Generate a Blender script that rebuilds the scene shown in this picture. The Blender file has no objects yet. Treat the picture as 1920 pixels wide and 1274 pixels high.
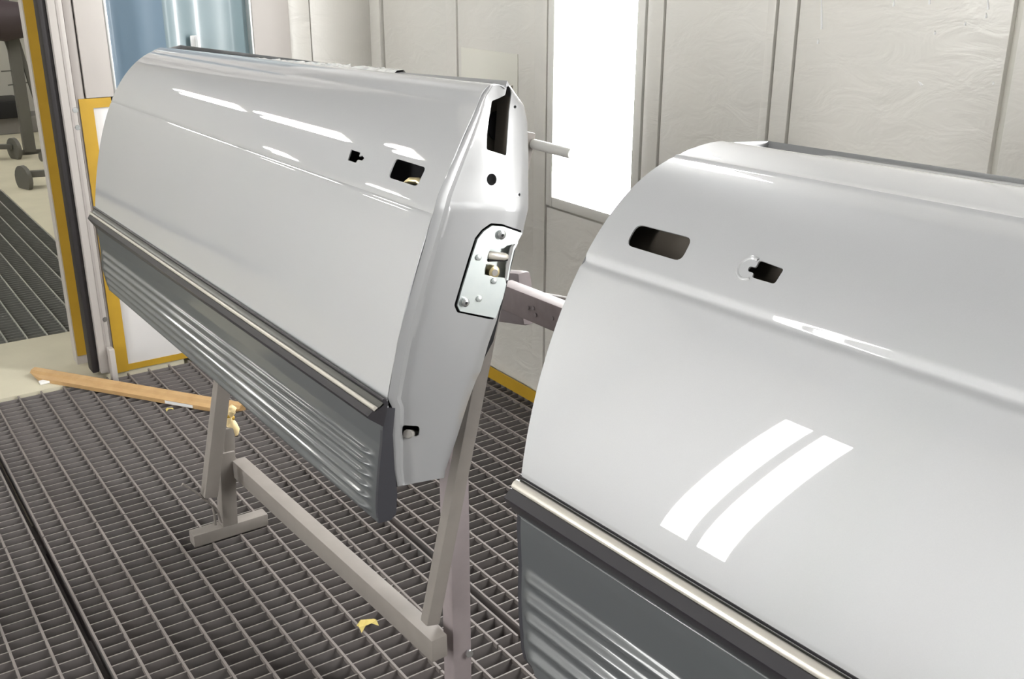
import bpy, bmesh, math, random
import numpy as np
from mathutils import Vector, Matrix

random.seed(7)
SC = bpy.context.scene
COL = SC.collection

# ------------------------------------------------------------------ camera, world, light, exposure
S = 1.27                                   # eye height of the camera in metres
FPX, PIT, YAW, ROL = 1945.259, .356669, .607641, .0021575
CAM = np.array([0, 0, S])
def _axes():
    fw = np.array([math.sin(YAW)*math.cos(PIT), math.cos(YAW)*math.cos(PIT), -math.sin(PIT)])
    r = np.array([math.cos(YAW), -math.sin(YAW), 0]); u = np.cross(r, fw)
    return math.cos(ROL)*r+math.sin(ROL)*u, -math.sin(ROL)*r+math.cos(ROL)*u, fw
AX = _axes()
cd = bpy.data.cameras.new('camera'); cam = bpy.data.objects.new('camera', cd); COL.objects.link(cam)
m = Matrix.Identity(4)
for i in range(3):
    m[i][0] = AX[0][i]; m[i][1] = AX[1][i]; m[i][2] = -AX[2][i]; m[i][3] = CAM[i]
cam.matrix_world = m
cd.sensor_width = 36; cd.lens = FPX/1920*36; cd.clip_start = .02; cd.clip_end = 100
SC.camera = cam

w = bpy.data.worlds.new('world'); SC.world = w; w.use_nodes = True
w.node_tree.nodes['Background'].inputs[0].default_value = (.9, .95, 1, 1)
w.node_tree.nodes['Background'].inputs[1].default_value = .05

SC.view_settings.view_transform = 'Standard'; SC.view_settings.look = 'None'
SC.view_settings.gamma = 1; SC.view_settings.use_curve_mapping = False
SC.view_settings.exposure = 0.38
E_WALL, E_FILL, E_HALL = 25., 4., 28.     # emission of the booth wall boxes, added booth fill tubes, hall tubes

# ------------------------------------------------------------------ rays: where a spot of the place stands
def ray(px, py): return ((px-960)*AX[0]-(py-637)*AX[1])/FPX+AX[2]
def onY(q, y): d = ray(*q); return CAM+d*(y/d[1])
def onX(q, x): d = ray(*q); return CAM+d*(x/d[0])
def onZ(q, z=0.): d = ray(*q); return CAM+d*((z-S)/d[2])

def resample(P, n):
    P = np.asarray(P, float); s = np.r_[0, np.cumsum(np.linalg.norm(np.diff(P, axis=0), axis=1))]; s /= s[-1]
    u = np.linspace(0, 1, n); return np.stack([np.interp(u, s, P[:, i]) for i in range(3)], 1)
def fit(P, n, deg):
    P = np.asarray(P, float); s = np.r_[0, np.cumsum(np.linalg.norm(np.diff(P, axis=0), axis=1))]; s /= s[-1]
    u = np.linspace(0, 1, n); w_ = np.ones(len(s)); w_[0] = w_[-1] = 30
    o = [np.polyval(np.polyfit(s, P[:, i], deg, w=w_), u) for i in range(3)]
    return resample(np.stack(o, 1), n)

# ------------------------------------------------------------------ materials
MAT = {}
def mat(name, col, rough=.5, metal=0., coat=0., coat_r=.03, spec=.5, emit=None, estr=0., noise=None, bump=None, coords='Object'):
    """noise=(scale, amount, col2)  bump=(scale, strength, distance, stretch xyz)"""
    M = bpy.data.materials.new(name); M.use_nodes = True; nt = M.node_tree; b = nt.nodes['Principled BSDF']
    b.inputs['Base Color'].default_value = (*col, 1); b.inputs['Roughness'].default_value = rough
    b.inputs['Metallic'].default_value = metal; b.inputs['Coat Weight'].default_value = coat
    b.inputs['Coat Roughness'].default_value = coat_r; b.inputs['Specular IOR Level'].default_value = spec
    if emit: b.inputs['Emission Color'].default_value = (*emit, 1); b.inputs['Emission Strength'].default_value = estr
    tc = nt.nodes.new('ShaderNodeTexCoord')
    if noise:
        n = nt.nodes.new('ShaderNodeTexNoise'); n.inputs['Scale'].default_value = noise[0]; n.inputs['Detail'].default_value = 5
        nt.links.new(tc.outputs[coords], n.inputs['Vector'])
        r = nt.nodes.new('ShaderNodeMapRange'); r.inputs['From Min'].default_value = .35; r.inputs['From Max'].default_value = .7
        r.inputs['To Max'].default_value = noise[1]; nt.links.new(n.outputs['Fac'], r.inputs['Value'])
        mx = nt.nodes.new('ShaderNodeMix'); mx.data_type = 'RGBA'; mx.inputs[6].default_value = (*col, 1); mx.inputs[7].default_value = (*noise[2], 1)
        nt.links.new(r.outputs[0], mx.inputs[0]); nt.links.new(mx.outputs[2], b.inputs['Base Color'])
    if bump:
        n = nt.nodes.new('ShaderNodeTexNoise'); n.inputs['Scale'].default_value = bump[0]; n.inputs['Detail'].default_value = 4
        n.inputs['Distortion'].default_value = .8
        mp = nt.nodes.new('ShaderNodeMapping'); mp.inputs['Scale'].default_value = bump[3] if len(bump) > 3 else (1, 1, 1)
        nt.links.new(tc.outputs[coords], mp.inputs['Vector']); nt.links.new(mp.outputs[0], n.inputs['Vector'])
        bp = nt.nodes.new('ShaderNodeBump'); bp.inputs['Strength'].default_value = bump[1]; bp.inputs['Distance'].default_value = bump[2]
        nt.links.new(n.outputs['Fac'], bp.inputs['Height']); nt.links.new(bp.outputs[0], b.inputs['Normal'])
    MAT[name] = M; return M

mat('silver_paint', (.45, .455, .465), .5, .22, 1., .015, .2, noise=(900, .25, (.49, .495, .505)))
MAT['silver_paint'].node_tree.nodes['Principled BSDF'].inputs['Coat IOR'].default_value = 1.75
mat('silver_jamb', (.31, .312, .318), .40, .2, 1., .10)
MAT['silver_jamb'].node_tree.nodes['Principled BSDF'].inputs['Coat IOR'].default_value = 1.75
mat('cladding_grey', (.078, .084, .088), .38, 0, .55, .08)
mat('cladding_end', (.035, .035, .042), .45, 0, .2, .2)
mat('trim_rubber', (.022, .020, .024), .42, 0, .25, .15)
mat('trim_channel', (.07, .07, .062), .35, .2)
mat('trim_bright', (.66, .625, .56), .25, .4)
mat('zinc', (.60, .64, .63), .38, .75, noise=(40, .5, (.5, .55, .56)))
mat('screw_steel', (.62, .64, .64), .25, .9)
mat('brass', (.62, .52, .30), .3, .8)
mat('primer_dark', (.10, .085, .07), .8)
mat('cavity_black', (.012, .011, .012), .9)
mat('stand_paint', (.245, .22, .20), .62, noise=(25, .6, (.205, .185, .17)))
mat('stand_brown', (.25, .205, .207), .6, noise=(60, .5, (.31, .265, .265)))
mat('stand_mauve', (.28, .24, .245), .6, noise=(60, .4, (.24, .205, .21)))
mat('grating', (.20, .175, .168), .55, .1, noise=(3.0, .9, (.15, .146, .143)))
mat('grating_top', (.20, .176, .164), .55, .1, noise=(14, .7, (.16, .142, .133)))
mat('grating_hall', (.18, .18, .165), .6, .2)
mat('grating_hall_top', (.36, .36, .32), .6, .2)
mat('pit_dark', (.06, .052, .05), .9)
mat('wall_film', (.70, .68, .635), .34, 0, .25, .25, noise=(1.2, .7, (.66, .645, .605)), bump=(9, .28, .02, (1, 1, 2.2)))
mat('ceiling_filter', (.27, .27, .27), .9)
mat('wall_white', (.74, .73, .69), .4, bump=(4, .1, .01))
mat('seam', (.62, .605, .55), .6)
mat('frame_white', (.46, .43, .405), .45, noise=(5, .5, (.40, .37, .35)))
mat('frame_grey', (.36, .33, .31), .5)
mat('rubber_black', (.02, .017, .018), .6)
mat('alu', (.62, .63, .61), .35, .8)
mat('tape_yellow', (.46, .275, .018), .6, noise=(18, .6, (.40, .235, .015)))
mat('paper', (.74, .725, .655), .8)
mat('white_panel', (.70, .685, .675), .5)
mat('concrete', (.60, .56, .43), .75, noise=(6, .7, (.53, .495, .38)), bump=(60, .1, .004))
mat('wood', (.50, .32, .145), .5, noise=(30, .6, (.40, .235, .095)), bump=(8, .1, .004, (1, 30, 30)))
mat('masking_tape', (.78, .62, .34), .7)
mat('white_plastic', (.80, .80, .80), .4)
mat('glass_view_blue', (.13, .19, .25), .3, 0, .4, .1)
mat('glass_view_pale', (.165, .23, .255), .3, 0, .4, .1)
mat('hall_wall', (.52, .51, .46), .8)
mat('hall_ceiling', (.20, .20, .20), .9)
mat('hall_metal', (.16, .155, .135), .6, .2)
mat('hall_dark', (.012, .012, .013), .6)
mat('hall_grey', (.26, .245, .23), .7)
mat('hub_dark', (.075, .055, .06), .6)
mat('debris', (.50, .40, .12), .7)
mat('lamp_wall', (1, 1, 1), .5, emit=(1, 1, .985), estr=E_WALL)
mat('lamp_fill', (1, 1, 1), .5, emit=(1, .985, .95), estr=E_FILL)
mat('lamp_hall', (1, 1, 1), .5, emit=(1, .985, .94), estr=E_HALL)
mat('clear_film', (.62, .63, .62), .12, 0, .6, .05)

# ------------------------------------------------------------------ helpers
def link(o, parent=None):
    COL.objects.link(o)
    if parent is not None:
        o.parent = parent
        o.matrix_parent_inverse = Matrix.Translation(-parent.location)
    return o
def mesh(name, V, F, mt, parent=None, smooth=False, angle=40):
    me = bpy.data.meshes.new(name); me.from_pydata([tuple(map(float, v)) for v in V], [], [tuple(int(i) for i in f) for f in F])
    bm = bmesh.new(); bm.from_mesh(me); bmesh.ops.recalc_face_normals(bm, faces=bm.faces); bm.to_mesh(me); bm.free()
    me.materials.append(MAT[mt])
    if smooth:
        for p in me.polygons: p.use_smooth = True
        me.set_sharp_from_angle(angle=math.radians(angle))
    return link(bpy.data.objects.new(name, me), parent)
def empty(name, loc):
    o = bpy.data.objects.new(name, None); o.location = tuple(map(float, loc)); o.empty_display_size = .1
    COL.objects.link(o); return o
def tag(o, label, cat, group=None, kind=None):
    if label: o['label'] = label
    if cat: o['category'] = cat
    if group: o['group'] = group
    if kind: o['kind'] = kind
    return o
def struct(o): o['kind'] = 'structure'; return o
def boxVF(x0, x1, y0, y1, z0, z1):
    V = [(x, y, z) for x in (x0, x1) for y in (y0, y1) for z in (z0, z1)]
    return V, [(0, 1, 3, 2), (4, 6, 7, 5), (0, 4, 5, 1), (2, 3, 7, 6), (0, 2, 6, 4), (1, 5, 7, 3)]
def box(name, x0, x1, y0, y1, z0, z1, mt, parent=None, bev=0.):
    V, F = boxVF(x0, x1, y0, y1, z0, z1)
    o = mesh(name, V, F, mt, parent)
    if bev:
        bm = bmesh.new(); bm.from_mesh(o.data)
        bmesh.ops.bevel(bm, geom=list(bm.edges), offset=bev, segments=2, affect='EDGES', profile=.6)
        bm.to_mesh(o.data); bm.free()
        for p in o.data.polygons: p.use_smooth = True
        o.data.set_sharp_from_angle(angle=math.radians(50))
    return o
def beam(name, a, b, wd, ht, mt, parent=None, side=(1, 0, 0), bev=.003, hollow=False):
    """square tube from a to b; wd measured along `side`, ht across"""
    a = np.asarray(a, float); b = np.asarray(b, float); d = (b-a)/np.linalg.norm(b-a)
    s = np.asarray(side, float); s = s-(s@d)*d; s /= np.linalg.norm(s); u = np.cross(d, s)
    c = [(-1, -1), (1, -1), (1, 1), (-1, 1)]
    V = [p+s*i*wd/2+u*j*ht/2 for p in (a, b) for i, j in c]
    F = [(0, 1, 5, 4), (1, 2, 6, 5), (2, 3, 7, 6), (3, 0, 4, 7), (0, 3, 2, 1), (4, 5, 6, 7)]
    o = mesh(name, V, F, mt, parent)
    bm = bmesh.new(); bm.from_mesh(o.data)
    if bev: bmesh.ops.bevel(bm, geom=list(bm.edges), offset=bev, segments=2, affect='EDGES', profile=.6)
    bm.to_mesh(o.data); bm.free()
    for p in o.data.polygons: p.use_smooth = True
    o.data.set_sharp_from_angle(angle=math.radians(50))
    return o
def tube(name, pts, r, mt, parent=None, n=10):
    P = [np.asarray(p, float) for p in pts]; V = []; F = []
    up = np.array([.13, .21, .97])
    for i, p in enumerate(P):
        d = P[min(i+1, len(P)-1)]-P[max(i-1, 0)]; d /= np.linalg.norm(d)
        s = np.cross(d, up); s /= np.linalg.norm(s); u = np.cross(s, d)
        rr = r[i] if isinstance(r, (list, tuple)) else r
        V += [p+rr*(math.cos(t)*s+math.sin(t)*u) for t in np.linspace(0, 2*math.pi, n, endpoint=False)]
    for i in range(len(P)-1):
        F += [(i*n+k, i*n+(k+1) % n, (i+1)*n+(k+1) % n, (i+1)*n+k) for k in range(n)]
    F += [tuple(range(n)), tuple(range((len(P)-1)*n, len(P)*n))]
    return mesh(name, V, F, mt, parent, True, 50)
def prism(name, poly, d, mt, parent=None, bev=0.):
    """planar polygon (3D points) pushed along vector d"""
    P = [np.asarray(p, float) for p in poly]; n = len(P); d = np.asarray(d, float)
    V = P+[p+d for p in P]; F = [tuple(range(n)), tuple(range(n, 2*n))]+[(i, (i+1) % n, n+(i+1) % n, n+i) for i in range(n)]
    return mesh(name, V, F, mt, parent, True, 30)
def grid(P):
    """faces of a rows x cols array of points"""
    r, c = P.shape[:2]
    return P.reshape(-1, 3), [(i*c+j, i*c+j+1, (i+1)*c+j+1, (i+1)*c+j) for i in range(r-1) for j in range(c-1)]
def cut(o, cutters, solid=None):
    """solidify, subtract the cutters for good, drop them"""
    if solid:
        md = o.modifiers.new('s', 'SOLIDIFY'); md.thickness = solid; md.offset = 0
    for k in cutters:
        md = o.modifiers.new('b', 'BOOLEAN'); md.operation = 'DIFFERENCE'; md.object = k; md.solver = 'EXACT'
    bpy.context.view_layer.update()
    dg = bpy.context.evaluated_depsgraph_get()
    me = bpy.data.meshes.new_from_object(o.evaluated_get(dg))
    o.modifiers.clear(); old = o.data; o.data = me; me.name = o.name
    for p in me.polygons: p.use_smooth = True
    me.set_sharp_from_angle(angle=math.radians(32))
    for k in cutters: bpy.data.objects.remove(k, do_unlink=True)
    return o
def rounded(poly, r, n=4):
    """round the corners of a planar polygon of 3D points"""
    P = [np.asarray(p, float) for p in poly]; out = []
    for i, p in enumerate(P):
        a, b = P[i-1], P[(i+1) % len(P)]; da = (a-p); db = (b-p); la = np.linalg.norm(da); lb = np.linalg.norm(db)
        ra = min(r, la*.45, lb*.45); A = p+da/la*ra; B = p+db/lb*ra
        for t in np.linspace(0, 1, n+1): out.append((1-t)**2*A+2*t*(1-t)*p+t*t*B)
    return out

# ================================================================== the setting
XR, YB = 1.338*S, 2.575*S                  # right wall, back wall
XL, YE, ZC = -1.9, -3.6, 2.75              # left wall, end wall behind the camera, ceiling

struct(box('floor', XL-.1, XR+.1, YE-.1, YB-.02, -.55, -.45, 'pit_dark'))
struct(box('floor_hall', -3.2, 5.6, YB-.02, 9.6, -.55, -.04, 'concrete'))

# ---- right wall: backing, film covered panels between seams, one light box
wr = struct(box('wall_right', XR+.012, XR+.10, YE, YB+.1, -.5, ZC, 'seam'))
LB0, LB1, LZ0, LZ1 = 1.515*S, 1.768*S, .506*S, 2.2
def wpanel(y0, y1, z0=0., z1=ZC, x=XR, mt='wall_film', d=.014):
    return box('panel', x, x+d, y0, y1, z0, z1, mt, wr, .003)
wpanel(YE, .784*S-.012)
wpanel(.787*S, 1.142*S-.004)
wpanel(1.142*S, 1.181*S-.003, x=XR-.004, d=.018)
wpanel(1.181*S+.001, 1.199*S, x=XR-.008, d=.022)
wpanel(1.201*S, 1.443*S)
wpanel(1.446*S, 1.488*S, x=XR-.004, d=.018)
wpanel(1.491*S, 1.793*S, 0, LZ0-.035)
wpanel(1.491*S, 1.793*S, LZ1+.035, ZC)
wpanel(1.796*S, 1.839*S, x=XR-.004, d=.018)
wpanel(1.841*S, 2.150*S)
wpanel(2.152*S, 2.198*S, x=XR-.004, d=.018)
wpanel(2.200*S, 2.515*S)
wpanel(2.520*S, YB, x=XR-.012, d=.026)

for (x0, y0, x1, y1) in ((1540, -10, 1541, 55), (1534, 72, 1534, 82), (1676, 0, 1676, 12), (1743, -5, 1743, 8), (1852, -5, 1853, 18), (1849, 24, 1849, 34), (1810, 40, 1810, 47), (1753, 57, 1753, 64), (1722, 153, 1730, 160), (1862, 153, 1863, 158)):
    tube('paint_run', [onX((x0, y0), XR), onX(((x0+x1)/2, (y0+y1)/2), XR-.0008), onX((x1, y1), XR)], [.0006, .0018, .0024], 'white_plastic', wr, 6)
def light_box(name, x, sgn, y0, y1, z0, z1, label, group):
    """recessed booth lamp: frame, glass diffuser, two tubes, a bar between them; faces -sgn*x"""
    t = empty(name, (x, (y0+y1)/2, z0))
    tag(t, label, 'wall light', group)
    f = .028
    def b(n, a, c, e, g, h, i, mt, bv=.003): return box(n, min(a, c), max(a, c), e, g, h, i, mt, t, bv)
    for (e, g, h, i) in ((y0-f, y0, z0-f, z1+f), (y1, y1+f, z0-f, z1+f), (y0, y1, z0-f, z0), (y0, y1, z1, z1+f)):
        b('frame', x-sgn*.006, x+sgn*.011, e, g, h, i, 'wall_white')
    return t, b
lb, b_ = light_box('wall_light', XR, 1, LB0, LB1, LZ0, LZ1, 'tall glaring white light box recessed in the right booth wall', None)
b_('diffuser', XR+.002, XR+.011, LB0, LB1, LZ0, LZ1, 'lamp_wall', .001)
lb2, b_ = light_box('wall_light', XR, 1, -.17, .17, LZ0, LZ1, 'tall white light box in the right booth wall behind the right door', None)
b_('diffuser', XR-.004, XR+.011, -.17, .17, LZ0, LZ1, 'lamp_wall', .001)

# paper patch
tag(box('paper_sheet', XR-.003, XR-.0005, 1.902*S, 2.132*S, .60*S, .794*S, 'paper'), 'cream paper sheet stuck flat on the wall behind the left door', 'paper')

# ---- back wall right of the opening
wb = struct(box('wall_back', .532*S, XR+.1, YB+.045, YB+.10, 0, ZC, 'seam'))
def bpanel(x0, x1, z0, z1, y=YB, mt='wall_film', d=.045, nm='panel'): return box(nm, x0*S, x1*S, y, y+d, z0, z1, mt, wb, .003)
bpanel(1.001, 1.098, 0, ZC, YB-.012, 'frame_white', .057)
bpanel(1.101, 1.158, 0, ZC)
bpanel(1.160, 1.338, 0, ZC)
bpanel(.585, 1.0, 0, .674*S, mt='white_panel')
bpanel(.655, 1.0, 1.70, ZC, mt='white_panel')
# jamb of the opening
bpanel(.585, .653, .683*S, ZC, YB-.012, 'frame_white', .057)
dj = struct(empty('door_1', (.54*S, YB, 0)))
box('jamb_strip', .562*S, .583*S, YB-.004, YB+.05, .012, ZC, 'frame_grey', dj, .004)
box('jamb_strip', .528*S, .560*S, YB-.020, YB+.05, .012, ZC, 'frame_white', dj, .006)
box('jamb_strip', .545*S, .551*S, YB-.022, YB-.018, .012, ZC, 'frame_grey', dj, .001)
box('seal', .5105*S, .5275*S, YB-.006, YB+.05, .014, ZC, 'rubber_black', dj, .006)
box('jamb_return', .5305*S, .60*S, YB+.05, YB+.14, .0, ZC, 'frame_white', dj)
box('jamb_return', .500*S, .60*S, YB+.141, YB+.19, .0, ZC, 'frame_white', dj)
box('floor_bolt', .548*S, .562*S, YB-.055, YB-.021, -.03, .10, 'frame_white', dj, .005)
for z in (.07, .15, .62, .66): tube('screw', [(.555*S, YB-.006, z*S), (.555*S, YB-.022, z*S)], .008, 'screw_steel', dj, 8)
# left part of the back wall, far side of the opening, and the lintel
struct(box('wall_back_far', XL-.1, -1.15, YB, YB+.1, 0, ZC, 'wall_white'))
struct(box('trim_1', -1.15, .505*S, YB, YB+.1, 2.45, ZC, 'wall_white'))

# window; blue and pale folds stand in for its reflections and view
wn = struct(empty('window_1', (.82*S, YB, .68*S)))
box('window_frame', .648*S, .655*S, YB-.014, YB+.03, .674*S, 1.70, 'alu', wn, .002)
box('window_frame', .995*S, 1.001*S, YB-.010, YB+.03, .674*S, 1.70, 'alu', wn, .002)
box('window_frame', .655*S, .995*S, YB-.010, YB+.03, .674*S, .682*S, 'alu', wn, .002)
xs = np.linspace(.652*S, .998*S, 90)
def fold(x):
    u = (x/S-.65)/.35
    return .003*math.sin(u*23)+.012*math.sin(u*9.3+1)
for nm, a, b, mt in (('glass_view_blue', 0, 36, 'glass_view_blue'), ('pale_glass_view', 35, 90, 'glass_view_pale')):
    P = np.array([[(x, YB+.024+(fold(x) if nm == 'glass_view_blue' else fold(x)*.5), z) for x in xs[a:b]] for z in (.676*S, 1.70)])
    V, F = grid(P); mesh(nm, V, F, mt, wn, True)
hd = empty('window_handle', (.855*S, YB, .79*S)); tag(hd, 'small white plastic handle on the pale blue window', 'handle')
box('plate', .846*S, .864*S, YB+.002, YB+.012, .765*S, .812*S, 'white_plastic', hd, .003)
box('grip', .856*S, .863*S, YB-.022, YB+.004, .770*S, .811*S, 'white_plastic', hd, .003)

# yellow tape
def tape(lbl, *pieces):
    t = empty('yellow_tape', pieces[0][:1]+pieces[0][2:3]+pieces[0][4:5]); tag(t, lbl, 'tape')
    for p in pieces: box('tape_strip', *p, 'tape_yellow', t)
tape('yellow tape framing the white panel of the back wall', (.568*S, .598*S, YB-.0085, YB-.0055, .0, .682*S), (.598*S, .640*S, YB-.0085, YB-.0055, .660*S, .682*S),
     (.598*S, .998*S, YB-.003, YB-.0005, .0, .016*S))
tape('long upright yellow tape strip on the edge of the booth doorway', (.5025*S, .5305*S, YB+.137, YB+.1405, .03, 2.45))
tape('yellow tape strip along the foot of the right wall', (XR-.0125, XR-.009, .3, 2.519*S, .0, .031*S))

# ---- the walls behind the camera and the ceiling
wl = struct(box('wall_left', XL-.1, XL-.012, YE, YB+.1, -.5, ZC, 'seam'))
for y0, y1 in ((YE, -1.5), (-1.495, .065), (.455, 1.95), (2.78, YB)): box('panel', XL-.014, XL, y0, y1, 0, ZC, 'wall_film', wl, .003)
for y0, y1 in ((1.955, 2.775),):
    box('panel', XL-.014, XL, y0, y1, 0, LZ0-.035, 'wall_film', wl, .003); box('panel', XL-.014, XL, y0, y1, LZ1+.035, ZC, 'wall_film', wl, .003)
    box('panel', XL-.014, XL, y0, 2.092, LZ0-.034, LZ1+.034, 'wall_film', wl, .003); box('panel', XL-.014, XL, 2.478, y1, LZ0-.034, LZ1+.034, 'wall_film', wl, .003)
box('panel', XL-.014, XL, .067, .453, 0, LZ0-.035, 'wall_film', wl, .003); box('panel', XL-.014, XL, .067, .453, LZ1+.035, ZC, 'wall_film', wl, .003)
for y0, y1, lbl in ((2.125, 2.445, 'tall twin light box in the left booth wall, mirrored in the right door'), (.10, .42, 'added unseen twin light box in the left booth wall beside the camera')):  # second box is added to brighten the right wall and right door
    t, b_ = light_box('wall_light', XL, -1, y0, y1, LZ0, LZ1, lbl, None)
    ym = (y0+y1)/2
    b_('diffuser', XL+.004, XL-.011, y0, ym-.028, LZ0, LZ1, 'lamp_wall', .001)
    b_('diffuser', XL+.004, XL-.011, ym+.028, y1, LZ0, LZ1, 'lamp_wall', .001)
    b_('divider', XL+.006, XL-.011, ym-.028, ym+.028, LZ0, LZ1, 'wall_white')
struct(box('wall_front', XL-.1, XR+.1, YE-.1, YE, -.5, ZC, 'wall_white'))
struct(box('ceiling', XL-.1, XR+.1, YE-.1, YB+.1, ZC, ZC+.08, 'ceiling_filter'))
def ceiling_lamp(name, x, y0, y1, z, mt, label, group, wdt=.11):
    t = empty(name, (x, y0, z)); tag(t, label, 'ceiling light', group)
    box('housing', x-wdt, x+wdt, y0-.03, y1+.03, z+.03, z+.08, 'wall_white', t, .004)
    for s in (-1, 1): tube('lamp_tube', [(x+s*wdt*.55, y0, z+0.), (x+s*wdt*.55, y1, z+0.)], .026, mt, t, 10)
    return t
for k, (x, y) in enumerate(((-.9, -2.6), (.7, -2.6), (-.9, -1.2))):  # unseen tubes added behind the camera to fill the booth with light
    ceiling_lamp('fill_light', x, y, y+1.15, ZC-.08, 'lamp_fill', 'added twin tube fill light under the booth ceiling, out of view', 'added booth fill lights')

# ================================================================== the hall beyond the doorway
struct(box('wall_hall_back', -3.2, 5.6, 9.0, 9.1, -.04, 3.3, 'hall_wall'))
struct(box('wall_hall_left', -3.3, -3.2, YB, 9.1, -.04, 3.3, 'hall_wall'))
struct(box('wall_hall_right', 5.6, 5.7, YB, 9.1, -.04, 3.3, 'hall_wall'))
struct(box('ceiling_hall', -3.3, 5.7, YB+.1, 9.1, 3.3, 3.4, 'hall_ceiling'))
struct(box('trim_2', -3.2, XL-.1, YB-.02, YB+.1, -.04, 3.3, 'hall_wall'))
struct(box('trim_3', XR+.1, 5.7, YB-.02, YB+.1, -.04, 3.3, 'hall_wall'))
struct(box('trim_4', XL-.1, XR+.1, YB+.1, YB+.12, ZC, 3.3, 'hall_wall'))
struct(box('baseboard_hall', -3.2, 5.6, 8.96, 9.0, -.04, .05, 'hall_dark'))
struct(box('floor_threshold', XL, .50*S, 2.56*S, 2.962*S, -.04, 0.0, 'concrete'))
struct(box('floor_threshold_end', .50*S, .741*S, YB+.004, 2.962*S, -.04, -.0005, 'concrete'))
struct(box('floor_hall_slab', .742*S, 5.6, YB+.1, 9.0, -.04, 0.0, 'concrete'))
for i, (x, y0, y1) in enumerate(((-.48, 6.85, 8.0), (-.52, 5.35, 6.5), (-.46, 4.52, 4.72), (-1.9, 7.9, 8.3), (-1.9, 6.1, 6.5), (1.9, 5.0, 6.2), (3.4, 6.5, 7.7))):
    ceiling_lamp('hall_light', x, y0, y1, 2.72, 'lamp_hall', 'twin tube ceiling light of the hall beyond the doorway', 'hall ceiling lights', .10)

# ================================================================== floor gratings
RP, BP = .0517*S, .0249*S
def grating_panel(label, x0, x1, y0, y1, rods, edges=(True, True), pieces=True, mats=('grating', 'grating_top'), bar_off=0., shared={}):
    t = empty('floor_grating', ((x0+x1)/2, (y0+y1)/2, 0)); tag(t, label, 'floor grating', 'floor gratings')
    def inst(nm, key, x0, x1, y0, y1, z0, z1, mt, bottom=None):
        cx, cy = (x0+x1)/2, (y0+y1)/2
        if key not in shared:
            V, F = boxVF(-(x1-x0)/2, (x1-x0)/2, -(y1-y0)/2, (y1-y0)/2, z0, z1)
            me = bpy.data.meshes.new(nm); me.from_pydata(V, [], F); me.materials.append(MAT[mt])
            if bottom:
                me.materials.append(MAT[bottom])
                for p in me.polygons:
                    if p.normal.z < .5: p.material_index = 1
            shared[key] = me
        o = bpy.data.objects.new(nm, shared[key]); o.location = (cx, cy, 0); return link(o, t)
    ys = np.arange(math.ceil((y0+.003)/BP), math.floor((y1-.003)/BP)+1)*BP
    if pieces:
        for y in ys: inst('bearing_bar', ('b', round(x1-x0, 4), mats[0]), x0, x1, y-.0016, y+.0016, -.032, -.002, mats[1], mats[0])
    else:
        V = []; F = []
        for y in ys:
            v, f = boxVF(x0, x1, y-.0016, y+.0016, -.032, -.002); n = len(V); V += v; F += [tuple(i+n for i in q) for q in f]
        tag(mesh('bearing_bars', V, F, mats[0], t), None, None, kind='stuff')
    for x in rods: inst('cross_rod', ('r', round(y1-y0, 4), mats[1]), x-.0024, x+.0024, y0, y1, -.010, 0., mats[1])
    for e, x in zip(edges, (x0, x1)):
        if e: inst('edge_bar', ('e', round(y1-y0, 4), mats[1]), x-.0022, x+.0022, y0, y1, -.032, .0005, mats[1], mats[0])
    return t
c1 = [(.2803+.0517*k)*S for k in range(10)]
cols = ((-.3365*S, .2226*S, [(.1748-.0517*k)*S for k in range(10)]), (.2395*S, .7825*S, c1), (.8005*S, 1.336*S, [(.8375+.0517*k)*S for k in range(10)]))
YJ1, YJ2, YT = 1.107*S, 1.8385*S, 2.556*S
names = (('left', ''), ('middle', ''), ('right', ''))
loc = ('beyond the dark gap at the left edge', 'under the left door and its stand', 'along the foot of the right wall')
for ci, (x0, x1, rods) in enumerate(cols):
    yt = YT if ci else YT
    grating_panel('steel floor grating '+loc[ci]+', far panel', x0, x1, YJ2+.002, yt, rods)
    grating_panel('steel floor grating '+loc[ci]+', middle panel', x0, x1, YJ1+.002, YJ2-.002, rods)
    grating_panel('steel floor grating '+loc[ci]+', near panel', x0, x1+(.012*S if ci == 1 else 0), .72*S, YJ1-.002, rods, (True, ci != 1), bar_off=.005)
    grating_panel('steel floor grating '+loc[ci]+', behind the camera', x0, x1, YE, .715*S, rods, pieces=False)
grating_panel('steel floor grating along the left booth wall', XL, -.353*S, YE, YT, [-.353*S-.06-RP*k for k in range(22)], pieces=False)
for y in (YJ1, YJ2, .2*S):
    struct(box('floor_joist', XL, XR, y-.02, y+.02, -.30, -.034, 'pit_dark'))
struct(box('floor_rail', .2395*S-.017, .2395*S-.008, YE, YT, -.30, -.022, 'pit_dark'))
struct(box('floor_rail', .7915*S-.008, .7915*S+.008, YE, YT, -.30, -.026, 'grating'))
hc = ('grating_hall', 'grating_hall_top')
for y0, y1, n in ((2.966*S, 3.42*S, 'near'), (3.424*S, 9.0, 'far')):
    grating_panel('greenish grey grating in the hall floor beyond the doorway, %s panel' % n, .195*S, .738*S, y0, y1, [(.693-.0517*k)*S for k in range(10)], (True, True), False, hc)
    grating_panel('greenish grey grating at the left of the hall floor, %s panel' % n, -.36*S, .190*S, y0, y1, [(.145-.0517*k)*S for k in range(10)], (True, True), False, hc)

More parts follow.
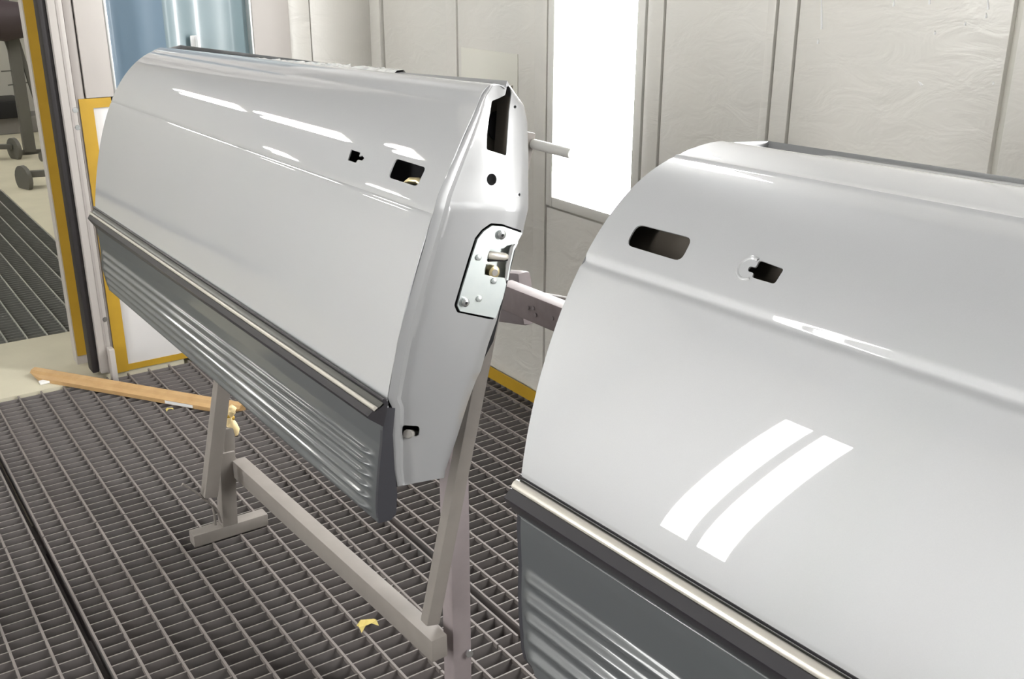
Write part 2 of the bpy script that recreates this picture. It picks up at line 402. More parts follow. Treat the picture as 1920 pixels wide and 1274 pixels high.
# ================================================================== car doors
def cross_section_loft(name, A, B, mt, parent, n=2, caps=True, smooth=True, angle=30):
    """closed section A lofted to B"""
    A = np.asarray(A); B = np.asarray(B); k = len(A); V = []; F = []
    for t in np.linspace(0, 1, n): V += list(A*(1-t)+B*t)
    for i in range(n-1): F += [(i*k+j, i*k+(j+1) % k, (i+1)*k+(j+1) % k, (i+1)*k+j) for j in range(k)]
    if caps: F += [tuple(range(k)), tuple(range((n-1)*k, n*k))]
    return mesh(name, V, F, mt, parent, smooth, angle)

def normals2(P, Q):
    """outward unit normals of profile P lofted towards Q"""
    t = np.gradient(P, axis=0); l = (Q-P); n = np.cross(t, l); n /= np.linalg.norm(n, axis=1)[:, None]
    if n[len(n)//2][0] > 0: n = -n
    return n

def bump_profile(P, Q, i0, width, depth):
    """a shallow groove across profile P at index i0, width in metres"""
    s = np.r_[0, np.cumsum(np.linalg.norm(np.diff(P, axis=0), axis=1))]; d = s-s[i0]
    h = np.where(np.abs(d) < width/2, .5+.5*np.cos(2*math.pi*d/width), 0)
    return P-normals2(P, Q)*(h*depth)[:, None]

class Loft:
    """surface between end profiles A (latch end) and B (hinge end)"""
    def __init__(s, A, B): s.A = A; s.B = B
    def at(s, i, j):
        i0 = int(min(max(math.floor(i), 0), len(s.A)-2)); f = i-i0
        a = s.A[i0]*(1-f)+s.A[i0+1]*f; b = s.B[i0]*(1-f)+s.B[i0+1]*f
        return a*(1-j)+b*j
    def find(s, q):
        J = np.linspace(0, 1, 161); P = s.A[:, None]*(1-J)[None, :, None]+s.B[:, None]*J[None, :, None]
        d = P-CAM; w_ = d@AX[2]; w_ = np.where(w_ > .1, w_, np.nan)
        e = (960+FPX*(d@AX[0])/w_-q[0])**2+(637-FPX*(d@AX[1])/w_-q[1])**2
        i, j = np.unravel_index(np.nanargmin(e), e.shape)
        # exact: meet the ray with the tangent plane there
        p0 = P[i, j]; i2 = min(i+1, len(s.A)-1)
        tu = P[i2, j]-P[i2-1, j]; tv = s.B[i]-s.A[i]; n = np.cross(tu, tv); n /= np.linalg.norm(n)
        if n[0] > 0: n = -n
        d = ray(*q); t = ((p0-CAM)@n)/(d@n)
        return CAM+d*t, n
    def cutter(s, poly, r=.006, depth=.03):
        pts = [s.find(q) for q in poly]; P = [p for p, _ in pts]; n = np.mean([k for _, k in pts], axis=0); n /= np.linalg.norm(n)
        if r: P = rounded(P, r)
        return prism('cutter', [p+n*depth for p in P], -2*depth*n, 'cavity_black'), n, P

def refit(P, Q, keys_p, keys_q, n):
    """sample P and Q so that the key fractions meet"""
    def arc(X): s = np.r_[0, np.cumsum(np.linalg.norm(np.diff(X, axis=0), axis=1))]; return s/s[-1]
    u = np.linspace(0, 1, n); sp = arc(P); sq = arc(Q); uq = np.interp(u, keys_p, keys_q)
    return np.stack([np.interp(u, sp, P[:, i]) for i in range(3)], 1), np.stack([np.interp(uq, sq, Q[:, i]) for i in range(3)], 1)
def frac_at(P, pt):
    s = np.r_[0, np.cumsum(np.linalg.norm(np.diff(P, axis=0), axis=1))]; return s[np.argmin(np.linalg.norm(P-pt, axis=1))]/s[-1]

def ribbed(A, B, r0, r1, nr, amp, margin=.022, nlen=60, sub=9):
    """cladding sheet: profile A->B with nr ribs between fractions r0..r1, fading at both ends"""
    n = nr*sub*2; a = resample(A, n); b = resample(B, n); no = normals2(a, b); u = np.linspace(0, 1, n)
    ph = (u-r0)/(r1-r0)*nr
    rib = np.where((ph >= 0) & (ph <= nr), (.5-.5*np.cos(2*math.pi*ph)), 0)**1.4
    L = np.linalg.norm(b[0]-a[0]); ts = np.r_[np.linspace(0, 2.2*margin/L, 10)[:-1], np.linspace(2.2*margin/L, 1-2.2*margin/L, nlen), np.linspace(1-2.2*margin/L, 1, 10)[1:]]
    rows = []
    for t in ts:
        e = min(t, 1-t)*L; k = np.clip((e-margin*.6)/(margin*1.4), 0, 1); k = k*k*(3-2*k)
        rows.append(a*(1-t)+b*t+no*(rib*amp*k)[:, None])
    return np.array(rows)

def screw(parent, P, n, r, mt='screw_steel'):
    n = n/np.linalg.norm(n); a = np.asarray(P)
    o = tube('screw', [a-n*.002, a+n*.002, a+n*.0035, a+n*.004], [r, r, r*.8, r*.4], mt, parent, 14)
    tube('socket', [a+n*.0035, a+n*.0046], r*.34, 'cavity_black', o, 6) if False else None
    return o

def build_door(name, label, loc, A_belt, B_belt, A, B, A_low, B_low, gA, holes, trimA, trimB, clA, clB, ribs, ins_rng, grv, crs):
    t = empty(name, loc); tag(t, label, 'car door', 'silver car doors')
    # --- skin: belt roll, main panel with body-line groove, lower flange
    n = len(A)
    A2 = bump_profile(A, B, gA, *grv); B2 = bump_profile(B, A, gA, *grv)
    PA = np.vstack([A_belt, A2[1:], A_low[1:]]); PB = np.vstack([B_belt, B2[1:], B_low[1:]])
    k0 = len(A_belt)-1; PA, PB = bump_profile(PA, PB, k0, .009, crs), bump_profile(PB, PA, k0, .009, crs)
    J = np.linspace(0, 1, 61); P = PA[:, None]*(1-J)[None, :, None]+PB[:, None]*J[None, :, None]
    V, F = grid(P); sk = mesh('outer_skin', V, F, 'silver_paint', t, True, 28)
    lf = Loft(A2, B2); cs = []
    for poly, r in holes: cs.append(lf.cutter(poly, r)[0])
    cut(sk, cs, .0016)
    # --- rubbing strip
    def strip(T, N, Bt):
        T, N, Bt = map(np.asarray, (T, N, Bt)); e = N-T; o = np.cross(e, np.array([0, 1., 0])); o /= np.linalg.norm(o)
        if o[0] > 0: o = -o
        f = lambda u, h: T+e*u+o*h
        iu0, iu1 = ins_rng
        body = [f(0, -.004), f(0, .003), f(.05, .0055), f(.12, .0055), f(.17, .001), f(iu0-.02, .0005), f(iu0, .002), f(iu1, .002), f(iu1+.04, .004), f(.95, .003), N, Bt+(N-Bt)*.25, Bt]
        ins = [f(iu0, .0005), f(iu0, .004), f(iu0*.85+iu1*.15, .0058), f((iu0+iu1)/2, .0066), f(iu0*.15+iu1*.85, .0055), f(iu1, .004), f(iu1, .0005)]
        ch = [f(.17, -.001), f(.17, .0018), f(.17*.5+iu0*.5-.005, .0012), f(iu0-.01, .0022), f(iu0-.01, -.001)]
        return body, ins, ch
    a, b = strip(*trimA), strip(*trimB)
    tm = cross_section_loft('rubbing_strip', a[0], b[0], 'trim_rubber', t, 2)
    cross_section_loft('bright_insert', a[1], b[1], 'trim_bright', tm, 2, angle=50)
    cross_section_loft('grey_channel', a[2], b[2], 'trim_channel', tm, 2)
    # --- ribbed cladding
    P = ribbed(clA, clB, *ribs); V, F = grid(P); ck = mesh('ribbed_cladding', V, F, 'cladding_grey', t, True, 60)
    md = ck.modifiers.new('s', 'SOLIDIFY'); md.thickness = .003; md.offset = 1
    return t, sk, lf, tm, ck

# ---------------------------------------------------------------- left door
YR, YF = .85*S, 1.94*S
def yl(py): return YR+(.05*S*((390-py)/230)**1.2 if py < 390 else 0)
def je(q, off=0.): return onY(q, yl(q[1])+off)
Lr = [(895, 198), (890, 211), (877.5, 240), (864.5, 269.5), (851.5, 297), (840, 323), (820.6, 367.6), (812.5, 398.5), (794.6, 462), (784, 498), (770, 547), (757, 595), (745.5, 640), (735, 701), (725.5, 756)]
Lf = [(283, 98), (270, 104), (253.7, 119), (237.5, 137), (227.7, 151.5), (218, 169), (209.9, 190.5), (203.4, 208), (195, 234), (188.7, 268.5), (184.7, 303), (180.6, 335.7), (179.8, 360), (179, 389)]
ra = fit([je(q) for q in Lr], 400, 4); fa = fit([onY(q, YF) for q in Lf], 400, 4)
ga = frac_at(ra, je((812.5, 400))); gf = frac_at(fa, onY((209.9, 191), YF))
A, B = refit(ra, fa, [0, ga, 1], [0, gf, 1], 150); G = int(round(ga*149))
beltA = fit([je(q) for q in ((948, 166), (942, 161), (930, 159.5), (916, 162), (906, 173), (899, 188))]+[A[0]], 20, 4)
beltB = fit([onY(q, YF) for q in ((318, 97), (314, 92), (308, 89.5), (300, 90), (293, 92.5), (288, 95.5))]+[B[0]], 20, 4)
lowA = resample([A[-1], je((736, 800)), je((739, 870)), je((742, 914))], 10)
lowB = resample([B[-1], onY((192, 430), YF), onY((198, 480), YF), onY((204, 520), YF), onY((212, 535), YF)], 10)
trA = [je(q, -.004) for q in ((725.5, 752), (690.5, 786), (719, 801))]
trB = [onY(q, YF+.006) for q in ((180, 388), (166, 412), (181, 429))]
clA = [je(q, -.002) for q in ((717.5, 798), (716.5, 836), (713.5, 862), (711, 893), (708.5, 935), (708, 955), (710, 982))]
clB = [onY(q, YF) for q in ((180, 427), (185.5, 449), (189, 475), (190.5, 500), (198, 526), (201, 535), (206, 544))]
holesL = [([(743.2, 297.8), (799.9, 315), (782.7, 350.5), (728.9, 333.3)], .007),
          ([(659.5, 281), (676.7, 287), (674, 294), (680, 292.5), (684, 297), (680, 302), (672, 300), (668, 306), (653, 301)], .0012)]
base = onZ((560, 1010)); 
dl, skL, lfL, tmL, ckL = build_door('car_door', 'silver car door on the far stand, its latch end and handle hole facing the camera',
    (.70, 1.6, .50), beltA, beltB, A, B, lowA, lowB, G, holesL, trA, trB, clA, clB, (.30, .97, 6, .0068), (.45, .64), (.009, .0014), .0003)
# handle spring clip seen in the handle hole
p, nn = lfL.find((765, 341)); c = p-nn*.018
tube('handle_clip', [c+np.array([-.006, .022, .001]), c+np.array([-.004, .012, .008]), c+np.array([0, 0, .009]), c+np.array([.002, -.012, .004])], .005, 'brass', dl, 10)
# cladding end cap and underside return
capA = [je(q, -.0025) for q in ((722, 766), (741, 766), (736.4, 815), (739.6, 880), (745, 925.6), (743, 962), (733, 976), (710.5, 982), (708, 955), (708.5, 935), (711, 893), (713.5, 862), (716.5, 836), (718, 798))]
prism('cladding_end', capA, (0, .006, 0), 'cladding_end', dl)
under = [clA[-1], clB[-1], onY((224, 540), YF), je((741, 969))]
mesh('cladding_underside', under, [(0, 1, 2, 3)], 'cladding_grey', dl)
# --- latch-end panel (jamb)
Oc = [(918, 161), (905, 176), (896, 198), (890, 211), (877.5, 240), (864.5, 269.5), (851.5, 297), (840, 323), (820.6, 367.6), (812.5, 398.5), (794.6, 462), (784, 498), (770, 547), (757, 595), (745.5, 640), (735, 701), (727.5, 750), (736, 765), (736.5, 815), (739.6, 880), (745, 912)]
Ic = [(954, 160), (967, 179), (981.5, 198), (987.2, 225.6), (989.6, 282.5), (989.6, 323), (989.6, 390), (981.5, 424.5), (979, 440), (962, 462), (956, 490), (950, 520), (940, 559), (930.7, 599.6), (914.5, 645), (899.9, 697), (892, 712), (876, 755), (855, 823), (834, 881), (832, 896)]
def px_resample(C, n):
    C = np.array(C, float); s = np.r_[0, np.cumsum(np.linalg.norm(np.diff(C, axis=0), axis=1))]; s /= s[-1]; u = np.linspace(0, 1, n)
    return np.stack([np.interp(u, s, C[:, i]) for i in range(2)], 1)
def by_rows(C, ys):
    C = np.array(C, float); return np.stack([np.interp(ys, C[:, 1], C[:, 0]), ys], 1)
no_, O2 = 110, px_resample(Oc, 110); I2 = px_resample(Ic, 110)
cs = np.array([0, .03, .06, .10, .125, .15, .18, .3, .45, .6, .75, .9, .96, 1.])
dep = np.array([0, -.0008, -.0012, -.0012, .004, .0068, .0066, .005, .0035, .003, .003, .003, .006, .014])
rows = []
for k in range(no_):
    fl = np.clip((O2[k][1]-200)/120, 0, 1)
    rows.append([je(O2[k]*(1-c)+I2[k]*c, d*(fl if d > 0 and c < .5 else 1)) for c, d in zip(cs, dep)])
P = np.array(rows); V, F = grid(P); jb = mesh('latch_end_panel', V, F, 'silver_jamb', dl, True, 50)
def jcut(poly, r): return prism('cutter', rounded([je(q)-np.array([0, .04, 0]) for q in poly], r), (0, .09, 0), 'cavity_black')
slot = [(921.4, 189), (949, 179.3), (953, 158), (962, 168), (960, 183), (956.3, 211), (954, 250), (951.4, 293), (914, 281), (914, 250), (917, 220.7)]
latch_hole = [(985, 435), (960, 427), (943.6, 421), (922, 419.5), (905, 431.5), (892.5, 447.5), (880, 486), (861, 548.5), (853.5, 574), (859, 587), (930, 602), (941, 562), (954, 532), (954, 500), (964, 463), (985, 450)]
circ = lambda x, y, rx, ry, n=16: [(x+rx*math.cos(t), y+ry*math.sin(t)) for t in np.linspace(0, 2*math.pi, n, endpoint=False)]
cut(jb, [jcut(slot, .003), jcut(circ(924, 337.5, 9.5, 11.5), .001), jcut(circ(967.7, 201, 2.6, 3), .0005), jcut(circ(975.8, 366, 2.6, 3), .0005),
         jcut([(757, 801), (790, 801), (788, 821), (757, 822)], .006), jcut(latch_hole, .002)], .0016)
# inner cavity seen through the openings; black pieces stand in for its darkness
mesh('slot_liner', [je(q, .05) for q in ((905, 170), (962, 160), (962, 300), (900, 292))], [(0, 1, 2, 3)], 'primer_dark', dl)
prism('slot_hole_dark', [je(q, .046) for q in circ(932, 236, 17, 28)], (0, .002, 0), 'cavity_black', dl)  # black disc stands in for the dark round hole
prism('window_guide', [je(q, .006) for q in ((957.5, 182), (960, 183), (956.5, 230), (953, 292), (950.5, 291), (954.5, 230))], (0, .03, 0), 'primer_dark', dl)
mesh('cavity_dark', [je(q, .055) for q in ((830, 380), (985, 390), (925, 640), (800, 880), (745, 880))], [(0, 1, 2, 3, 4)], 'cavity_black', dl)  # black sheet, the darkness inside the door put into its colour
tube('drain_sleeve', [je((764, 814), .002), je((775, 815), .02), je((784, 816), .05)], .006, 'hall_grey', dl, 10)
# latch
pl = [(979, 437.5), (969.5, 457), (951, 460.5), (944, 466), (921, 461), (915, 478), (909, 507), (908.5, 515), (926, 519.5), (946, 521.5), (949.5, 533), (943, 560), (929.5, 597), (863, 584), (858, 574), (864.5, 548.5), (883.5, 486), (895.5, 449.5), (907, 434.5), (923, 423.5), (943.6, 425)]
lp = prism('latch_plate', [je(q, .0018) for q in pl], (0, .003, 0), 'zinc', dl)
prism('latch_body', [je(q, .016) for q in ((905, 455), (972, 455), (964, 470), (957, 500), (953, 526), (905, 522))], (0, .02, 0), 'stand_mauve' if False else 'zinc', lp)
tube('latch_bolt', [je((914, 478.5), .004), je((918, 478.8), .004), je((946, 481.5), .004), je((951, 482), .004)], [.0035, .0052, .0052, .0035], 'trim_bright', lp, 12)
tube('dark_bar', [je((915, 488), .008), je((951, 487), .008)], .0022, 'cavity_black', lp, 8)  # thin black bar below the bolt
for q, r in (((920, 508), .0085),):
    a = je(q, .012); tube('boss', [a, a+np.array([0, -.009, 0]), a+np.array([0, -.010, 0])], [r, r, r*.8], 'brass', lp, 16)
    tube('boss_bore', [a+np.array([0, -.008, 0]), a+np.array([0, -.0105, 0])], r*.55, 'hall_grey', lp, 12)
for q, r in (((939, 440), .0062), ((871, 567), .0058)):
    a = je(q, .0015); s_ = tube('screw', [a, a+np.array([0, -.003, 0]), a+np.array([0, -.0045, 0])], [r, r, r*.65], 'screw_steel', lp, 16)
    tube('screw_socket', [a+np.array([0, -.003, 0]), a+np.array([0, -.0049, 0])], r*.36, 'cavity_black', lp, 6)
for q in ((897, 483), (898, 560.5), (926, 527)):
    a = je(q, .0015); tube('rivet', [a, a+np.array([0, -.0015, 0]), a+np.array([0, -.0022, 0])], [.0042, .0042, .0025], 'zinc', lp, 12)
# inner side, hinge end, underside and belt strip of the inner panel
iA = np.array([je(q, .014) for q in Ic]); dX = fa[:1]-ra[:1]
iB = iA.copy(); iB[:, 1] = YF
sh = np.array([np.interp(-p_[2], [-A[0][2], -A[-1][2]], [B[0][0]-A[0][0], B[-1][0]-A[-1][0]]) for p_ in iA]); iB[:, 0] += sh
iB[:, 2] += -.035
for k_ in range(len(iB)): iB[k_][1] = YF-.004
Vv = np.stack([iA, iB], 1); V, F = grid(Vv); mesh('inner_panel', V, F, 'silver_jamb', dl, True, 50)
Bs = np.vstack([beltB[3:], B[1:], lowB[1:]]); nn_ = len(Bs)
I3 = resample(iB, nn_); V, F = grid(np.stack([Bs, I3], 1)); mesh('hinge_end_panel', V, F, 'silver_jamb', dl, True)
mesh('bottom_panel', [lowA[-1], lowB[-1], iB[-1], iA[-1]], [(0, 1, 2, 3)], 'silver_jamb', dl)
bi = [je((949, 160), .0), je((951, 151.5), .0), je((957, 160), .004)]
bf = [onY((402, 95), YF-.02), onY((400, 87), YF-.02), onY((408, 94), YF-.02)]
bi = [je((948, 163), 0), je((951, 151.5), 0), je((956, 161), 0)]
off = bi[1]-beltA[1]
bfp = beltB[1]+off+np.array([0, -.03, -.014])
inner_top_f = [bfp+(b-bi[1]) for b in bi]
cross_section_loft('inner_belt_rail', bi, inner_top_f, 'silver_jamb', dl, 2)
# crumpled clear film along the belt
fr = []
rng = random.Random(3)
for k in range(90):
    t_ = k/89*.62+.22; c = bi[1]*(1-t_)+inner_top_f[1]*t_
    h = .002+.0045*rng.random()*(.4+.6*math.sin(math.pi*k/89)); wv = .006*rng.random()
    fr.append([c+np.array([-.012+wv, 0, -.003+.003*rng.random()]), c+np.array([-.004+wv*.6, 0, h]), c+np.array([.006+wv, 0, h*.8+.002*rng.random()]), c+np.array([.014, 0, -.003])])
V, F = grid(np.array(fr)); pf = mesh('plastic_film', V, F, 'clear_film', dl, True, 60); pf['label'] = 'crumpled clear plastic film with shiny beads along the door top'

# ---------------------------------------------------------------- right door
Y2, YN = .63*S, -.46*S
def y2(py): return Y2-.03*min(max((py-480)/410, 0), 1)**1.4
def ke(q, off=0.): return onY(q, y2(q[1])+off)
def extend(Aq, q, k=.03):
    d = ray(*q); t = (Aq[2]-CAM[2]+k*Aq[1])/(d[2]+k*d[1]); Bq = CAM+d*t; v = (Bq-Aq)/(Aq[1]-Bq[1]); return Aq+v*(Aq[1]-YN)
Rr = [(1269, 293.7), (1229.6, 322), (1195.7, 347.4), (1173, 367), (1144.8, 398), (1122, 429), (1099.6, 474.6), (1096.7, 486), (1082.6, 517), (1060, 570.7), (1024, 680), (1008.5, 733.5), (1001.6, 754), (987.8, 801), (979, 889)]
ra = fit([ke(q) for q in Rr], 150, 4)
g = int(round(frac_at(ra, ke((1096.7, 488)))*149))
feat = [(0, extend(ra[0], (1920, 415), .02)-ra[0]), (g, extend(ra[g], (1920, 758), .02)-ra[g]), (149, extend(ra[149], (1560, 1236))-ra[149])]
dA = np.array([[np.interp(i, [f[0] for f in feat], [f[1][c] for f in feat]) for c in range(3)] for i in range(150)])
A, B = ra, ra+dA
topd = extend(ke((1356, 266.5)), (1920, 353), .02)-ke((1356, 266.5))
bq = [(1385, 276), (1375, 269), (1356.8, 266.5), (1328.5, 269.5), (1300, 279.0), (1284, 286)]
bA = [ke(q) for q in bq]; bB = [p+topd*(1-k/6)+dA[0]*(k/6) for k, p in enumerate(bA)]
beltA = fit(bA+[A[0]], 20, 4); beltB = fit(bB+[B[0]], 20, 4)
d2 = dA[-1]
lowA = resample([A[-1], ke((990, 960)), ke((992, 1050)), ke((990, 1150)), ke((998, 1220)), ke((1010, 1245))], 10); lowB = lowA+d2
tA = [ke(q, .004) for q in ((983, 892), (946, 938), (972, 968))]
tB = [extend(tA[0], (1560, 1238)), extend(tA[1], (1420, 1240)), extend(tA[2], (1474, 1274))]
tB = [tA[0]+d2, tA[1]+d2, tA[2]+d2]
cA = [ke(q) for q in ((970, 966), (969, 990), (972, 1055), (971, 1110), (972.5, 1152), (977, 1215), (982, 1235), (1000, 1258))]
cB = [p+d2 for p in cA]
holesR = [([(1195.7, 421), (1300, 447.7), (1277.6, 491.6), (1174.5, 460.5)], .009),
          ([(1424.6, 488.7), (1471, 505.7), (1453, 534), (1411, 521.5), (1414, 513), (1404, 510), (1403, 505), (1408, 500), (1418, 503)], .003)]
dr, skR, lfR, tmR, ckR = build_door('car_door', 'large silver car door in the right foreground, cut off by the picture edge',
    (.70, 0.1, .50), beltA, beltB, A, B, lowA, lowB, g, holesR, tA, tB, cA, cB, (.26, .97, 6, .0066, .013), (.24, .56), (.016, .003), -.0017)
# pressed lock rosette
p, nn = lfR.find((1404, 504)); tl = (B[40]-A[40]); tl /= np.linalg.norm(tl); up = np.cross(nn, tl); up /= np.linalg.norm(up)
if up[2] < 0: up = -up
V = []; F = []; n_ = 28; prof = ((.0132, -.0002), (.0120, .0016), (.0105, .0018), (.0090, .0005), (.0070, -.0004))
for r, h in prof: V += [p+nn*h+r*(math.cos(t)*tl+math.sin(t)*up) for t in np.linspace(0, 2*math.pi, n_, endpoint=False)]
for k in range(len(prof)-1):
    for i in range(n_):
        ang = 2*math.pi*i/n_
        if math.cos(ang) > .55: continue
        F.append((k*n_+i, k*n_+(i+1) % n_, (k+1)*n_+(i+1) % n_, (k+1)*n_+i))
mesh('lock_rosette', V, F, 'silver_paint', dr, True, 60)
# inside of the handle hole
p, nn = lfR.find((1240, 456)); c = p-nn*.035
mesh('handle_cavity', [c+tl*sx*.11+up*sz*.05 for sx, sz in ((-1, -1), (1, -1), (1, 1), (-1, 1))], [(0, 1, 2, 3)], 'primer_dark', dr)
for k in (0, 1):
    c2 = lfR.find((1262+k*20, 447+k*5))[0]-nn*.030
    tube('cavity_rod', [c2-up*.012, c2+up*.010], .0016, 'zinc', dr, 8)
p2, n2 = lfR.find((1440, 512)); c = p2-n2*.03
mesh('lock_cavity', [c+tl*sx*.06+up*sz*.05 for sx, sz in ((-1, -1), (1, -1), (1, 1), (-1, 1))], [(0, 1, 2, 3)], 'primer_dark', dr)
# back of the right door
TH = .115
outA = np.vstack([beltA[2:], A[1:], lowA[1:]]); iA = outA.copy()
zt, zb = outA[0][2], outA[-1][2]
xs_ = np.interp(outA[:, 2], [zb, zb+.35, zt-.06, zt], [outA[-1][0]+.075, A[80][0]+TH+.01, outA[0][0]+.055, outA[0][0]+.045])
iA[:, 0] = xs_; iA[:, 2] = outA[:, 2]-.004; iA[:, 1] -= .01
db = np.vstack([beltB[2:], B[1:], lowB[1:]])-outA; iB = iA+db
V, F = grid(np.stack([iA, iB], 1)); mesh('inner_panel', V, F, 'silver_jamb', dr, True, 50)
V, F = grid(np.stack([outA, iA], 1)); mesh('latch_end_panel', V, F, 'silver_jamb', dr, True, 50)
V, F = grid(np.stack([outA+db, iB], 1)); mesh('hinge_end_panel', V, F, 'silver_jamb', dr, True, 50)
mesh('bottom_panel', [outA[-1], (outA+db)[-1], iB[-1], iA[-1]], [(0, 1, 2, 3)], 'silver_jamb', dr)
mesh('cladding_underside', [cA[-1], cB[-1], cB[-1]+np.array([.05, 0, 0]), cA[-1]+np.array([.05, 0, 0])], [(0, 1, 2, 3)], 'cladding_grey', dr)
prism('cladding_end', cA+[ke((1012, 1245)), ke((992, 1150)), ke((990, 990))], (0, -.006, 0), 'cladding_end', dr)
rA = [iA[0]+np.array([-.032, -.09, -.002]), iA[0]+np.array([-.022, -.09, .003]), iA[0]+np.array([.002, -.09, .002]), iA[0]+np.array([.006, -.09, -.01])]
cross_section_loft('inner_belt_rail', rA, [r+db[0]*.93 for r in rA], 'silver_jamb', dr, 2)

# ================================================================== paint stands
def build_stand(dx=0., dy=0., label='', loc=None):
    o = np.array([dx, dy, 0.])
    T = lambda x, y, z: np.array([x, y, z])+o
    yf, yn = 1.657*S, .985*S
    t = empty('paint_stand', T(.55*S, yf, 0)); tag(t, label, 'stand', 'paint stands')
    xf = .5215*S
    beam('foot', T(.453*S, yf, .0165), T(.593*S, yf, .0165), .034, .030, 'stand_paint', t, (0, 1, 0))
    beam('upright', T(xf, yf, .03), T(xf+.010, yf, .215), .036, .034, 'stand_paint', t)
    beam('upright_inner', T(xf+.010, yf, .10), T(xf+.022, yf, .27), .026, .024, 'stand_paint', t)
    zb = .170
    beam('long_beam', T(.5490*S, yf-.012, zb), T(.577*S, yn+.014, zb), .032, .044, 'stand_paint', t, (1, 0, 0))
    # near post and foot
    xn = .619*S
    beam('upright', T(xn, yn+.045, .0), T(xn, yn+.045, .60), .037, .034, 'stand_mauve', t, (1, 0, 0))
    beam('foot', T(xn-.09, yn+.045, .0165), T(xn+.04, yn+.045, .0165), .034, .030, 'stand_paint', t, (0, 1, 0))
    # leaning arms
    a0, a1 = onY((806, 1168), yn-.005), onY((985, 246), yn-.005)
    b0 = onY((392, 930), yf-.05); lean = (a1-a0)/np.linalg.norm(a1-a0)
    beam('arm', a0+o, a1+o, .025, .022, 'stand_paint', t, (1, 0, 0))
    l2 = onY((416, 725), yf-.05)-b0; l2 /= np.linalg.norm(l2)
    beam('arm', b0+o, b0+o+l2*.62, .031, .029, 'stand_paint', t, (1, 0, 0))
    pz = onY((992, 268), yn-.005)+o
    tube('peg', [pz, pz+np.array([.004, -.098, -.002])], .0075, 'wall_white', t, 12)  # white colour puts the nearby lamp's light into the peg
    q = onY((868, 1230), yn+.024)
    tube('screw', [q+o+np.array([.012, 0, 0]), q+o+np.array([.012, -.004, 0])], .007, 'screw_steel', t, 10)
    return t, a0, a1
s1, a0, a1 = build_stand(0, 0, 'pale grey steel stand with leaning arms carrying the left door')
# wires round the far foot of the stand
def wire(pts, r=.0028): tube('wire', pts, r, 'stand_paint', s1, 8)
yf = 1.657*S
wire([onY(q, yf-.05) for q in ((342, 908), (365, 922), (385, 938))]+[onY(q, yf-.03) for q in ((400, 950), (410, 962), (416, 980))], .003)
wire([onY(q, yf-.03) for q in ((398, 945), (402, 965), (404, 985))])
# yellow tape wound on the far upright
tp = empty('masking_tape_wrap', (.5215*S+.02, yf, .27)); tag(tp, 'cream and yellow masking tape bunch tied to the far stand upright', 'tape')
tube('tape_tail', [onY(q, yf) for q in ((432, 786), (434, 796), (439, 808), (441, 816))], [.006, .012, .013, .008], 'masking_tape', tp, 8)
tube('tape_tail', [onY(q, yf) for q in ((430, 782), (431, 800), (433, 820))], [.008, .008, .003], 'masking_tape', tp, 6)
tube('tape_wind', [onY(q, yf) for q in ((425, 780), (432, 784), (438, 785))], .006, 'tape_yellow', tp, 8)
tube('tape_tail', [onY(q, yf) for q in ((430, 782), (434, 772), (436, 766), (433, 762))], [.006, .010, .009, .005], 'masking_tape', tp, 8)

s2, _, _ = build_stand(.13, -1.50, 'steel stand hidden behind the right door with a brown rail')
# brown rail of the second stand and its sleeve
XB = .73*S
r0 = onX((946, 551), XB); r1 = r0+(onX((1052, 594), XB)-r0)*3.2
beam('rail', r0, r1, .030, .044, 'stand_brown', s2, (1, 0, 0))
sl0 = onX((940, 556), XB+.035); 
beam('sleeve', onX((925, 553), XB+.05), onX((990, 560), XB+.05), .030, .094, 'stand_mauve', s2, (1, 0, 0), .012)
beam('tie_bar', onX((1020, 556), XB+.06), onX((1075, 566), XB+.06), .010, .012, 'hall_grey', s2)
for q in ((990, 577), (1004, 591), (1036, 597), (1000, 578)):
    a = onX(q, XB-.016); tube('paint_spot', [a, a+np.array([-.001, 0, 0])], .0035, 'stand_mauve', s2, 8)

# ================================================================== things on the floor
wA, wB = onZ((60, 700), .012), onZ((452, 768), .012)
st = empty('wooden_batten', (wA+wB)/2*np.array([1, 1, 0])); tag(st, 'long varnished wooden moulding lying across the grating by the doorway', 'wood batten')
d = (wB-wA)/np.linalg.norm(wB-wA); sd = np.array([d[1], -d[0], 0]); sd /= np.linalg.norm(sd)
if sd[1] > 0: sd = -sd
up = np.array([0, 0, 1.])
sec = lambda p, c=0.: [p-sd*.022, p+sd*.024+d*c, p+sd*.024+up*.012+d*c, p+sd*.008+up*.016, p+sd*.002+up*.024, p-sd*.014+up*.028, p-sd*.022+up*.024]
cross_section_loft('moulding', sec(wA-up*.012, .05), sec(wB-up*.012, -.05), 'wood', st, 2, angle=25)
lb = wA+(wB-wA)*.735-up*.012+sd*.0245
mesh('paper_label', [lb-d*.045+up*.001, lb+d*.055+up*.001, lb+d*.055+up*.011, lb-d*.045+up*.011], [(0, 1, 2, 3)], 'white_plastic', st)
a = onZ((92, 717)); tag(box('white_chip', a[0]-.028, a[0]+.028, a[1]-.012, a[1]+.012, 0.0005, .008, 'white_plastic', bev=.002), 'small white plastic chip under the left end of the batten', 'chip')
for q, s, lb in (((690, 1177), .022, 'crumpled yellow scrap on the grating below the long beam'), ((318, 770), .012, 'small yellow scrap on the grating near the wooden batten')):
    a = onZ(q); V = []; F = []
    for i in range(4):
        for j in range(3): V.append((a[0]+(i-1.5)*s*.6, a[1]+(j-1)*s*.5+.4*s*math.sin(i), .001+.4*s*abs(math.sin(i*2.1+j*1.3))))
    for i in range(3):
        for j in range(2): F.append((i*3+j, i*3+j+1, (i+1)*3+j+1, (i+1)*3+j))
    o = mesh('tape_scrap', V, F, 'debris', None); tag(o, lb, 'scrap')

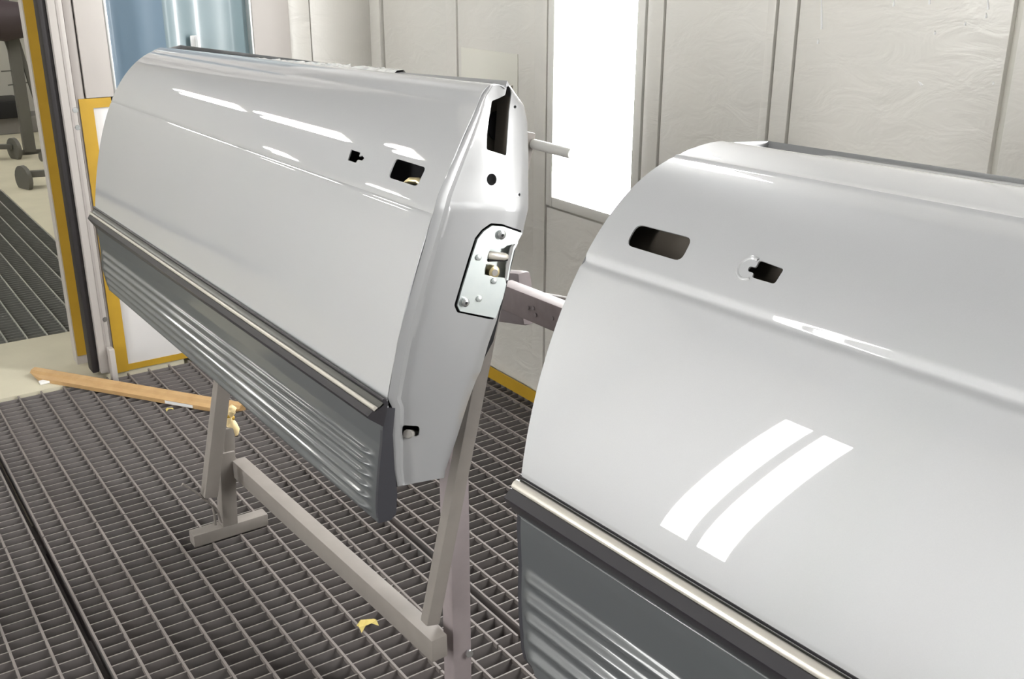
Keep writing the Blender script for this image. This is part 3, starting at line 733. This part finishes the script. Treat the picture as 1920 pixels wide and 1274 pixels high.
# ================================================================== rolling stands in the hall
def rolling_stand():
    y0 = 5.95*S
    t = empty('rolling_stand', (1.04*S, y0, 0)); tag(t, 'grey rolling stand on castors in the hall beyond the doorway', 'rolling stand')
    def wheel(q, yy, r=.075):
        c = onY(q, yy); ax = np.array([.35, -.94, 0])*.014
        ax = np.array([.95, .30, 0])*.012
        P = [c-ax*1.2, c-ax, c+ax, c+ax*1.2]
        tube('castor', P, [r*.8, r, r, r*.8], 'hall_metal', t, 18)
    wheel((27, 280), 5.85*S); wheel((45, 336), 5.05*S, .078); wheel((80, 294), 5.6*S, .03)
    beam('base_bar', onY((33, 286), y0), onY((140, 281), y0), .03, .03, 'hall_metal', t)
    beam('base_bar', onY((-60, 276), 5.85*S), onY((22, 275), 5.85*S), .03, .04, 'hall_metal', t)
    beam('base_bar', onY((50, 327), 5.05*S), onY((160, 320), 5.05*S), .035, .045, 'hall_metal', t)
    beam('pole', onY((56, 284), y0), onY((18, 40), y0), .07, .07, 'hall_metal', t)
    beam('brace', onY((24, 50), y0), onY((76, 215), y0), .03, .03, 'hall_metal', t)
    beam('brace', onY((4, 52), y0), onY((28, 118), y0), .03, .03, 'hall_metal', t)
    beam('brace', onY((5, -40), y0), onY((10, 30), y0), .05, .05, 'hall_metal', t)
    c = onY((18, 38), y0-.05); tube('hub', [c-np.array([.16, 0, 0]), c-np.array([.05, 0, 0]), c+np.array([.07, 0, 0]), c+np.array([.09, 0, 0])], [.11, .13, .11, .06], 'hub_dark', t, 16)
    for z in ((2, 134, 60, 130), (15, 160, 70, 152)): beam('cross_wire', onY(z[:2], y0), onY(z[2:], y0), .008, .008, 'hall_metal', t, bev=0)
rolling_stand()
hb = empty('hall_bench', (1.1*S, 8.6, 0)); tag(hb, 'low black and grey bench against the far hall wall', 'bench')
a, b = onY((-40, 188), 8.6), onY((37, 186), 8.6)
box('bench_top', a[0]-.6, b[0], 8.45, 8.8, a[2]-.13, a[2], 'hall_dark', hb, .02)
box('bench_body', a[0]-.6, b[0]+.35, 8.5, 8.8, 0, a[2]-.13, 'hall_grey', hb, .01)
